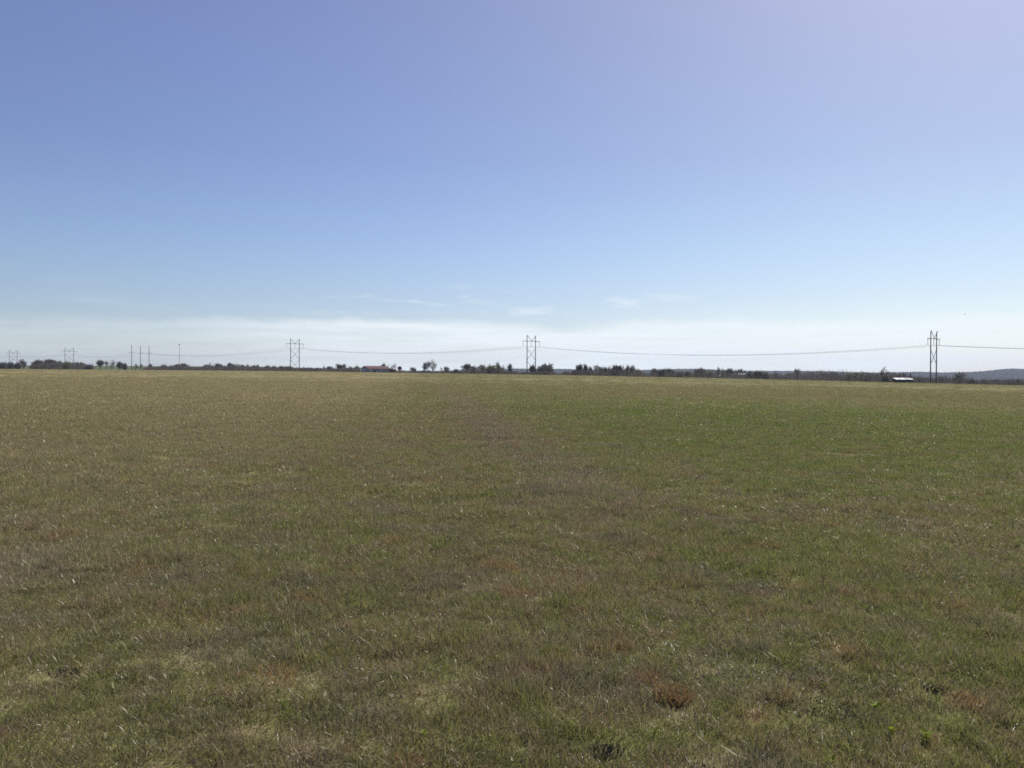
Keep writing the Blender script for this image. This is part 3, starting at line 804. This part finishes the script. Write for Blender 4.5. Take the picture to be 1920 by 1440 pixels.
GR = {'g0': 'scrub at the left edge', 'g1': 'trees of the left thicket', 'g2': 'trees behind the green field', 'g3': 'hedgerow trees',
      'g4': 'trees around the barn', 'g5': 'trees by the middle pylon', 'g6': 'long tree row', 'g7': 'trees before the far hills',
      'g8': 'trees of the dark wood', 'g9': 'trees right of the right pylon'}
for px, top, w, kind, back, label, g in T:
    tree(px, top, w, kind, back, label, 'bush' if kind == 'bush' else 'tree', GR[g])

# ---------------------------------------------------------------- brush that nobody could count: hedgerow, thicket, woods
def brush(name, label, px0, px1, tops, back0, back1, dens, sx=0.05, ln=1.0, seed=1):
    """a bank of upright twigs. tops: list of (px, row of the top)"""
    g = np.random.default_rng(seed)
    n = int((px1 - px0) * dens)
    px = px0 + (px1 - px0) * g.random(n)
    back = back0 + (back1 - back0) * g.random(n)
    D = np.interp(px, [-600, 0, 480, 960, 1280, 1600, 1920, 2500], [760, 680, 600, 500, 440, 400, 372, 330]) + back
    x = (px - 960) / F * D
    gzv = height(x, D, False)
    trow = np.interp(px, [a for a, b in tops], [b for a, b in tops])
    ztop = EYE + ((700 + 0.0026 * (px - 960)) - trow) / F * D
    hh = np.maximum(0.8, (ztop - gzv) * (1 + 0.30 * vnoise(x / 3.1, D / 9, seed) + 0.22 * vnoise(x / 1.1, D / 4, seed + 1)))
    z = gzv + hh * np.clip(g.random(n) ** 0.85, 0, 1) * 0.95
    L_ = ln * (0.5 + g.random(n)); a = g.random(n) * 6.283; tilt = g.random(n) * 1.25
    d = np.stack([np.cos(a) * np.sin(tilt), np.sin(a) * np.sin(tilt), np.cos(tilt)], 1)
    q = g.standard_normal((n, 3)); s = np.cross(d, q); s /= np.linalg.norm(s, axis=1)[:, None] + 1e-9
    s *= (sx * (0.5 + g.random(n)))[:, None]
    c = np.stack([x, D, z], 1)
    V = np.stack([c - s - d * L_[:, None] * .5, c + s - d * L_[:, None] * .5, c + d * L_[:, None] * .6], 1).reshape(-1, 3)
    Fc = np.arange(n * 3).reshape(-1, 3)
    me = mesh_np(name, V, Fc, M_brush); set_rnd(me, np.repeat(g.random(n), 3))
    o = obj(name, me)
    tag(o, label, 'brush', kind='stuff')
brush('thicket', 'dense purple brown leafless thicket below the second pylon from the left', 56, 176, [(56, 687), (62, 682), (75, 679), (95, 677.5), (110, 680), (140, 682), (158, 684), (176, 687)], 24, 70, 170, 0.10, 1.2, 1)
brush('thicket', 'long dark leafless hedgerow behind the field from the poles to the barn', 268, 676, [(268, 691.5), (285, 687.5), (340, 686), (360, 688), (395, 686.5), (440, 686), (480, 689), (560, 691), (600, 692), (640, 690), (676, 691)], 14, 50, 110, 0.09, 1.1, 2)
brush('thicket', 'low dark brush behind the field right of the barn', 742, 980, [(742, 695), (790, 696), (850, 696), (868, 692), (890, 688.5), (935, 688.5), (948, 694), (980, 700)], 14, 50, 110, 0.08, 0.9, 3)
brush('thicket', 'dark undergrowth below the long tree row right of the middle pylon', 985, 1205, [(985, 700), (1010, 695), (1035, 697), (1045, 701), (1070, 698), (1080, 694), (1190, 694), (1205, 699)], 16, 60, 110, 0.09, 0.9, 4)
brush('thicket', 'dark brush below the trees in front of the far hills', 1200, 1450, [(1200, 700), (1240, 698), (1260, 697), (1290, 699), (1320, 696), (1345, 699), (1370, 697), (1400, 699), (1420, 698), (1450, 703)], 50, 150, 80, 0.10, 1.2, 5)
brush('thicket', 'dark leafless wood left of the white roofed shed', 1450, 1720, [(1450, 706), (1485, 701), (1525, 699), (1560, 700), (1640, 702), (1680, 703), (1720, 707)], 34, 130, 90, 0.10, 1.2, 6)
brush('thicket', 'brown brush along the field end right of the right pylon', 1715, 2000, [(1715, 710), (1760, 709), (1800, 708), (1830, 713), (1860, 714), (1900, 713), (2000, 713)], 24, 110, 70, 0.10, 1.1, 7)

# ---------------------------------------------------------------- power line
ARM = Vector((0.73, 0.683, 0)).normalized()
def bar(parent, name, a, b, r, mat, n=6, r2=None):
    m = MB(); m.tube([a, b], [r, r2 or r], n); return m.build(name, mat, parent)
def pylon(px, top, base, D, S, L, arm_dir, label, lower_x=True, armf=0.86, condf=0.735):
    b = at_depth(px, base, D); t_ = at_depth(px, top, D)
    g = min(b.z, gz(b.x, b.y) + 0.1)
    H = t_.z - g
    e = empty('transmission_pylon', (b.x, b.y, g))
    u = Vector(arm_dir).normalized()
    l, r = -u * S / 2, u * S / 2
    Z = Vector((0, 0, 1))
    for p in (l, r): bar(e, 'pole', p - Z * 0.6, p + Z * H, 0.30, M_pole, 8, 0.20)
    za = Z * H * armf
    m = MB(); m.tube([-u * L / 2 + za, u * L / 2 + za], 0.17, 4); m.build('crossarm', M_pole, e)
    side = u.cross(Z) * 0.28
    for s, p in ((-1, l), (1, r)):
        bar(e, 'brace', p * 1.10 + Z * (H + 0.35) + side, -u * 0.02 * s + za + Z * 0.12 + side, 0.13, M_pole, 5)
    xs = [(0.69, 0.40, l, r), (0.69, 0.40, r, l)]
    if lower_x: xs += [(0.37, 0.09, l, r), (0.37, 0.09, r, l)]
    for i, (a, c, p, q) in enumerate(xs):
        off = side * (1 if i % 2 else -1)
        bar(e, 'brace', p + Z * H * a + off, q + Z * H * c + off, 0.11, M_pole, 5)
    ends = []
    for k in (-1, 0, 1):
        top_ = u * k * (L / 2 - 0.3) + za; bot = top_ - Z * H * (armf - condf)
        mi = MB()
        nd = 14
        pts, rad = [], []
        for i in range(nd * 2 + 1):
            pts.append(top_.lerp(bot, i / (nd * 2))); rad.append(0.13 if i % 2 else 0.05)
        mi.tube(pts, rad, 6); mi.build('insulator_string', M_glass, e, smooth=False)
        ends.append(Vector(e.location) + bot)
    sh = [Vector(e.location) + p * 1.1 + Z * (H + 0.35) for p in (l, r)]
    tag(e, label, 'pylon', 'wooden H-frame pylons of the power line')
    return ends, sh
P1 = pylon(1750, 621.5, 720, 376, 7.1, 14.6, ARM, 'nearest wooden H-frame pylon, at the right, its feet dark before the hills', False)
P2 = pylon(996, 629.5, 704, 502, 7.2, 14.8, ARM, 'wooden H-frame pylon near the photo centre beside the round dark tree')
P3 = pylon(553, 636, 697, 607, 7.1, 14.4, ARM, 'wooden H-frame pylon in the left half, left of the red roofed barn')
P5 = pylon(130, 653, 693, 905, 8.6, 15.0, (0.96, 0.28, 0), 'grey faint H-frame pylon rising behind the left thicket')
P6 = pylon(25, 657, 693, 1010, 8.6, 14.8, (0.96, 0.28, 0), 'faintest H-frame pylon at the left edge of the photo')
P4c, P4s = [], []
for px, top, lab in ((246.8, 646.5, 'left'), (263.4, 647.5, 'middle'), (279.6, 648, 'right')):
    D = 715
    b = at_depth(px, 694, D); t_ = at_depth(px, top, D); g = gz(b.x, b.y)
    e = empty('utility_pole', (b.x, b.y, g)); H = t_.z - g
    bar(e, 'pole', Vector((0, 0, -.5)), Vector((0, 0, H)), 0.30, M_pole, 8, 0.18)
    za = Vector((0, 0, H * 0.71))
    bar(e, 'insulator_string', za, za + Vector((3.6, -1.6, -.4)), 0.10, M_glass, 5)
    bar(e, 'insulator_string', za, za + Vector((-3.4, 1.2, -.4)), 0.07, M_glass, 5)
    P4c.append(Vector((b.x, b.y, g + H * 0.70))); P4s.append(Vector((b.x, b.y, g + H * 0.985)))
    tag(e, '%s one of the three tall thin poles standing side by side' % lab, 'pole', 'three tall poles of the line corner')
P0off = Vector((190, -135, 0))
P0 = ([p + P0off + Vector((0, 0, -2)) for p in P1[0]], [p + P0off + Vector((0, 0, -2)) for p in P1[1]])
P7off = Vector((-160, 120, 2))
def wire(name, stops, sags, r, label, cat='cable', group=None):
    m = MB(); pts = []
    for i, (a, b) in enumerate(zip(stops[:-1], stops[1:])):
        nn = 24
        for k in range(nn + (1 if i == len(stops) - 2 else 0)):
            t_ = k / nn; p = a.lerp(b, t_); p.z -= 4 * sags[i] * t_ * (1 - t_); pts.append(p)
    m.tube(pts, r, 4); o = m.build(name, M_wire); tag(o, label, cat, group)
for k, lab in enumerate(('hung from the left ends of the pylon crossarms', 'hung from the middles of the pylon crossarms', 'hung from the right ends of the pylon crossarms')):
    st = [P0[0][k], P1[0][k], P2[0][k], P3[0][k], P4c[k], P5[0][k], P6[0][k], P6[0][k] + P7off]
    wire('power_cable', st, [3.5, 5.0, 4.2, 4.2, 4.0, 3.0, 3], 0.040, 'sagging grey power cable ' + lab, group='conductors of the power line')
for k, lab in enumerate(('left', 'right')):
    st = [P0[1][k], P1[1][k], P2[1][k], P3[1][k], P4s[k * 2], P5[1][k], P6[1][k], P6[1][k] + P7off]
    wire('shield_wire', st, [2.5, 3, 2.5, 2.5, 2.5, 2, 2], 0.005, 'hair thin wire strung between the %s pole tops of the pylons' % lab, group='shield wires of the power line')

# far mast with a small head
D = 2300
b = at_depth(336.5, 690, D); t_ = at_depth(336.5, 644.5, D); g = gz(b.x, b.y)
e = empty('water_tower', (b.x, b.y, g)); H = t_.z - g
m = MB()
for a in range(3):
    c = Vector((math.cos(a * 2.094), math.sin(a * 2.094), 0)) * 0.55
    m.tube([c, c * .9 + Vector((0, 0, H - 2))], 0.22, 4)
m.build('mast', M_steel, e)
m = MB(); m.tube([(0, 0, H - 3.2), (0, 0, H - 2.4), (0, 0, H - .8), (0, 0, H)], [1.2, 2.3, 2.3, 1.2], 10); m.build('head', M_steel, e)
e.name = 'radio_mast'
tag(e, 'tall faint mast with a small head, between the three poles and left pylon', 'mast')

# ---------------------------------------------------------------- buildings
def house(name, px, base, D, wid, dep, hw, rise, rz, wall_m, roof_m, label, cat, over=0.4, extra=None):
    b = at_depth(px, base, D)
    g = gz(b.x, b.y)
    z0 = min(b.z, g + 0.3) if b.z < g + 0.6 else b.z
    e = empty(name, (b.x, b.y, z0), rz)
    w, d = wid / 2, dep / 2
    m = MB()
    th = 0.18
    base_z = min(0, g - z0) - 0.3
    m.box((-w, -d, base_z), (w, -d + th, hw)); m.box((-w, d - th, base_z), (w, d, hw))
    for s in (-1, 1):
        x0, x1 = (s * w - (th if s > 0 else 0)), (s * w + (0 if s > 0 else th))
        m.add([(x0, -d + th, base_z), (x1, -d + th, base_z), (x1, d - th, base_z), (x0, d - th, base_z),
               (x0, -d + th, hw), (x1, -d + th, hw), (x1, d - th, hw), (x0, d - th, hw), (x0, 0, hw + rise * .93), (x1, 0, hw + rise * .93)],
              [(0, 3, 2, 1), (0, 1, 5, 4), (2, 3, 7, 6), (1, 2, 6, 9, 5), (3, 0, 4, 8, 7), (4, 5, 9, 8), (6, 7, 8, 9)])
    m.build('wall', wall_m, e)
    sl = rise / d
    for s in (-1, 1):
        r = MB(); o_ = d + over
        pts = [(-w - over, 0, hw + rise + .05), (w + over, 0, hw + rise + .05), (w + over, s * o_, hw - over * sl + .05), (-w - over, s * o_, hw - over * sl + .05)]
        up = [(x, y, z + .12) for x, y, z in pts]
        fs = [(0, 1, 2, 3), (7, 6, 5, 4), (0, 4, 5, 1), (1, 5, 6, 2), (2, 6, 7, 3), (3, 7, 4, 0)]
        r.add(pts + up, fs if s < 0 else [f[::-1] for f in fs])
        r.build('roof', roof_m, e)
    tag(e, label, cat)
    return e
# red roofed barn
Db = 562
barn = house('barn', 703.5, 698, Db, 16, 10.5, 2.45, 1.75, R(38), M_grey_wall, M_redroof, 'long low blue grey barn with a red metal roof', 'barn', 0.5)
def leaf_panel(e, name, x0, x1, z1, d, mat, gable=False):
    m = MB()
    if gable: m.box((d - .06, x0, 0), (d, x1, z1))
    else: m.box((x0, d - .06, 0), (x1, d, z1))
    return m.build(name, mat, e)
for (a, b_) in ((-7.0, -5.2), (1.0, 2.2)):
    leaf_panel(barn, 'door', a, b_, 2.2, -5.253, M_door)
leaf_panel(barn, 'window', -3.6, -2.4, 1.7, -5.253, M_dark)
leaf_panel(barn, 'door', -1.6, 1.9, 2.6, -8.003, M_door, True)
leaf_panel(barn, 'door', 3.3, 4.6, 2.1, -8.003, M_door, True)
# lower red wing at its far right end
m = MB(); m.box((8.01, -5.0, -.3), (13.4, 3.2, 1.6)); m.build('annex', M_maroon, barn)
m = MB(); m.add([(8.55, -5.4, 2.5), (8.55, 3.6, 2.5), (14, 3.6, 1.62), (14, -5.4, 1.62), (8.55, -5.4, 2.65), (8.55, 3.6, 2.65), (14, 3.6, 1.77), (14, -5.4, 1.77)],
                [(0, 1, 2, 3), (7, 6, 5, 4), (0, 4, 5, 1), (1, 5, 6, 2), (2, 6, 7, 3), (3, 7, 4, 0)]); m.build('annex_roof', M_redroof, barn)
# round red tank on a stand
b = at_depth(749.5, 697.5, 548); g = gz(b.x, b.y)
e = empty('round_tank', (b.x, b.y, g), 0)
zc = at_depth(749.5, 690.5, 548).z - g
m = MB(); m.tube([(0, -1.2, zc), (0, -1.15, zc), (0, 1.15, zc), (0, 1.2, zc)], [1.15, 1.35, 1.35, 1.15], 20); m.build('drum', M_maroon, e)
for sx in (-.35, .35):
    m = MB()
    m.tube([(sx * 1.5, -.8, -.2), (sx, -.8, zc - 1)], .09, 5); m.tube([(sx * 1.5, .8, -.2), (sx, .8, zc - 1)], .09, 5); m.build('stand_leg', M_maroon, e)
tag(e, 'round dark red tank on a stand right of the barn', 'tank')
# low pale shed and white trough left of the barn
s1 = house('shed', 612, 697.2, 596, 4.4, 2.4, 0.75, 0.25, 0, M_dark, M_pale, 'low shed with a pale flat roof between the left pylon and the barn', 'shed', 0.2)
b = at_depth(600, 697, 594); m = MB(); m.tube([(-.55, 0, .0), (-.5, 0, .5), (.5, 0, .5), (.55, 0, 0)], .35, 8); o = m.build('white_trough', M_white, loc=(b.x, b.y, gz(b.x, b.y)))
tag(o, 'small white trough left of the low pale roofed shed', 'trough')
# left, far: pale roofed house
house('farmhouse', 166, 687.5, 900, 7.6, 5, 2.1, 1.5, R(12), M_grey_wall, M_pale, 'small far house with a pale roof at the right end of the left thicket', 'house', 0.4)
# right of centre: cottage and two white sheds
house('cottage', 1390, 706.2, 560, 4.4, 3.6, 1.2, 0.9, R(-8), M_dark, M_pale, 'tiny pale roofed cottage below rounded trees before the far hills', 'house', 0.25)
house('garden_shed', 1344.5, 705.5, 540, 1.4, 1.4, .5, .35, R(15), M_white, M_pale, 'left and fainter of two tiny white sheds below the narrow tree', 'shed', 0.1)
house('garden_shed', 1350, 707, 500, 0.9, 0.9, .65, .25, R(-10), M_white, M_white, 'right and brighter of two tiny white sheds below the narrow tree', 'shed', 0.1)
# white roofed open shed
Dw = 428
b = at_depth(1693, 716, Dw); g = gz(b.x, b.y)
e = empty('open_shed', (b.x, b.y, g), R(4))
ht = at_depth(1693, 710.2, Dw).z - g
for i in range(5):
    x0 = -4.6 + i * 1.86
    m = MB(); zz0 = ht + (0.05 if i % 2 else 0)
    m.add([(x0, -2.2, zz0 - .42), (x0 + 1.8, -2.2, zz0 - .42), (x0 + 1.8, 2.2, zz0 + .38), (x0, 2.2, zz0 + .38),
           (x0, -2.2, zz0 - .34), (x0 + 1.8, -2.2, zz0 - .34), (x0 + 1.8, 2.2, zz0 + .46), (x0, 2.2, zz0 + .46)],
          [(0, 3, 2, 1), (4, 5, 6, 7), (0, 1, 5, 4), (1, 2, 6, 5), (2, 3, 7, 6), (3, 0, 4, 7)])
    m.build('roof_panel', M_white if i in (3, 4) else M_pale, e)
for i in range(6):
    x0 = -4.4 + i * 1.78
    for yy in (-1.9, 1.9):
        m = MB(); m.tube([(x0, yy, -.4), (x0, yy, ht + yy * .18 - .02)], .09, 5); m.build('post', M_dark, e)
m = MB(); m.box((-4.4, 1.95, -.4), (4.5, 2.05, ht + .30)); m.build('back_wall', M_dark, e)
m = MB(); m.box((-1.2, -1.85, -.4), (4.5, -1.78, ht - .36)); m.build('front_wall', M_dark, e)
tag(e, 'long low shed with a bright white metal roof left of the right pylon', 'shed')
b = at_depth(1679.5, 716, 423)
m = MB(); m.tube([(-.75, 0, .55), (-.6, 0, .5), (.6, 0, .32), (.75, 0, .28)], [.16, .36, .36, .16], 10); o = m.build('white_tank', M_white, loc=(b.x, b.y, gz(b.x, b.y)))
tag(o, 'small white tank at the left end of the white roofed shed', 'tank')

# ---------------------------------------------------------------- bird
p = at_depth(1809, 589.3, 260)
e = empty('bird', p, R(20))
m = MB(); m.tube([(-.28, 0, .0), (-.15, 0, 0.01), (0, 0, 0), (.14, 0, .02), (.22, 0, .03), (.27, 0, .02)], [.015, .04, .07, .06, .035, .008], 8)
m.add([(-.26, 0, .01), (-.42, .07, 0), (-.42, -.07, 0)], [(0, 1, 2)]); m.build('body', M_bird, e)
for s in (-1, 1):
    m = MB()
    q = [(.10, .04 * s, .02), (.12, .22 * s, .13), (.02, .50 * s, .10), (-.08, .48 * s, .09), (-.07, .22 * s, .12), (-.10, .04 * s, .02)]
    m.add(q + [(x, y, z + .012) for x, y, z in q], [(0, 1, 4, 5), (1, 2, 3, 4), (6, 11, 10, 7), (7, 10, 9, 8), (0, 6, 7, 1), (1, 7, 8, 2), (2, 8, 9, 3), (3, 9, 10, 4), (4, 10, 11, 5)])
    m.build('wing', M_bird, e)
tag(e, 'small dark bird flying above the right pylon', 'bird')

# ---------------------------------------------------------------- foreground plants
M_leafy = two_sided('fresh_leaf', [(0.25, (0.22, 0.27, 0.03)), (0.5, (0.31, 0.35, 0.045)), (0.75, (0.40, 0.42, 0.07))], 0.6, 0.015, 6)
M_rust = two_sided('rusty_dry_grass', [(0.25, (0.24, 0.135, 0.055)), (0.5, (0.31, 0.185, 0.075)), (0.75, (0.36, 0.26, 0.13))], 0.5, 0.05, 9)
M_darkgrass = two_sided('dark_grass', [(0.25, (0.030, 0.024, 0.020)), (0.5, (0.045, 0.036, 0.028)), (0.75, (0.065, 0.05, 0.035))], 0.15, 0.03, 9)  # near-black blades for the dark spots in the foreground
def leaf_mesh(seed):
    g = random.Random(seed); V, Fc = [], []
    prof = [(0, .06), (.18, .35), (.4, .5), (.65, .42), (.85, .22), (1, .02)]
    for t_, w in prof:
        z = .35 * t_ - .35 * t_ * t_ + g.uniform(-.01, .01)
        for s in (-1, 0, 1): V.append((t_, s * w * .62, z + (0.06 * abs(s))))
    for i in range(len(prof) - 1):
        for k in range(2): a = i * 3 + k; Fc.append((a, a + 1, a + 4, a + 3))
    me = mesh_np('leaf', V, Fc, M_leafy, True)
    return me
LEAF = [leaf_mesh(i) for i in range(3)]
STEM = MB(); STEM.tube([(0, 0, -.02), (.002, 0, .02), (0, .003, .042)], [.0022, .002, .0014], 5); STEM = STEM.mesh('stem', M_leafy)
def weed(px, py, size, n, label):
    x, y, z = on_ground(px, py)
    e = empty('broadleaf_weed', (x, y, z), random.uniform(0, 6))
    obj('stem', STEM, e)
    for i in range(n):
        a = i * 2.4 + random.uniform(-.3, .3); hgt = 0.010 + 0.030 * i / n
        s = size * 0.95 * random.uniform(.7, 1.15)
        o = obj('leaf', LEAF[i % 3], e, loc=(0, 0, hgt), rot=(random.uniform(-.25, .25), -random.uniform(.25, .8), a), scale=(s, s, s))
    tag(e, label, 'plant', 'broadleaf weeds in the grass')
for w in ((1737, 1392, .052, 8, 'largest yellow green leafy weed near the lower right corner'),
          (1671, 1382, .038, 5, 'single small yellow green weed left of the largest weed'),
          (1640, 1336, .038, 6, 'yellow green weed above and left of the largest weed'),
          (1543, 1294, .028, 4, 'tiny bright weed farther back, above the other right weeds'),
          (1560, 1438, .034, 5, 'bright weed at the bottom edge right of the photo centre'),
          (1227, 1384, .032, 5, 'lone yellow green weed at the bottom, right of centre'),
          (795, 1388, .030, 6, 'green leafy weed at the bottom, left of centre'),
          (532, 1330, .028, 5, 'small green weed in the lower left grass')):
    weed(*w)
def clump(px, py, n, rad, h, mat, name, label, cat, group, seed):
    x, y, z = on_ground(px, py)
    me = tuft_mesh(name, n, rad, h * .4, h * (1.15 if mat is M_rust else 1), .0042, seed, .9, 0.0)
    me.materials.clear(); me.materials.append(mat)
    o = obj(name, me, loc=(x, y, z))
    tag(o, label, cat, group)
for i, (px, py, n, rad, h, lab) in enumerate((
        (1262, 1310, 420, .10, .095, 'rust brown dry grass clump above a dark spot, right of centre'),
        (1218, 1280, 220, .07, .08, 'small rusty grass clump just left of the larger rust clump'),
        (968, 1118, 300, .11, .11, 'upright orange dry grass clump in the middle of the foreground'),
        (938, 1070, 260, .12, .13, 'tall thin orange grass stalks behind the orange clump'),
        (1090, 1110, 260, .12, .08, 'dull rusty patch of grass right of the orange clump'),
        (500, 1272, 420, .16, .07, 'broad pale rusty grass mat in the lower left'),
        (560, 1125, 280, .13, .08, 'rusty grass clump left of the foreground middle'),
        (1500, 1100, 300, .16, .06, 'reddish low grass patch in the right foreground'),
        (757, 1438, 260, .09, .07, 'rusty grass clump at the bottom edge left of centre'),
        (1810, 1318, 260, .09, .07, 'orange brown grass clump near the right edge above the watermark area'.replace(' above the watermark area', ''))) ):
    clump(px, py, n, rad, h, M_rust, 'dry_grass_clump', lab, 'grass clump', 'rusty dry grass clumps', 500 + i)
for i, (px, py, n, rad, h, lab) in enumerate((
        (1136, 1412, 420, .075, .045, 'round dark clump at the bottom right of centre'),
        (1264, 1322, 300, .07, .035, 'dark patch in front of the rust brown clump'),
        (1755, 1295, 300, .055, .045, 'small dark clump in the right foreground'),
        (1550, 1325, 500, .16, .035, 'wide dark purple brown patch in the right foreground'),
        (1310, 1445, 200, .06, .03, 'dark patch at the very bottom right of centre'),
        (125, 1262, 300, .08, .04, 'dark clump in the lower left grass'))):
    clump(px, py, n, rad, h, M_darkgrass, 'dark_grass_clump', lab, 'grass clump', 'dark grass clumps', 600 + i)

# ---------------------------------------------------------------- haze: one closed box of even air
m, t, out = new_mat('haze_air')
pv = N(t, 'ShaderNodeVolumePrincipled')
pv.inputs['Color'].default_value = (0.64, 0.78, 1.0, 1)
pv.inputs['Density'].default_value = 0.000075
pv.inputs['Anisotropy'].default_value = 0.2
t.links.new(pv.outputs[0], out.inputs['Volume'])
b = MB(); b.box((-5600, -5600, -45), (5600, 5600, 110))
hz = b.build('haze', m)
tag(hz, kind='stuff')
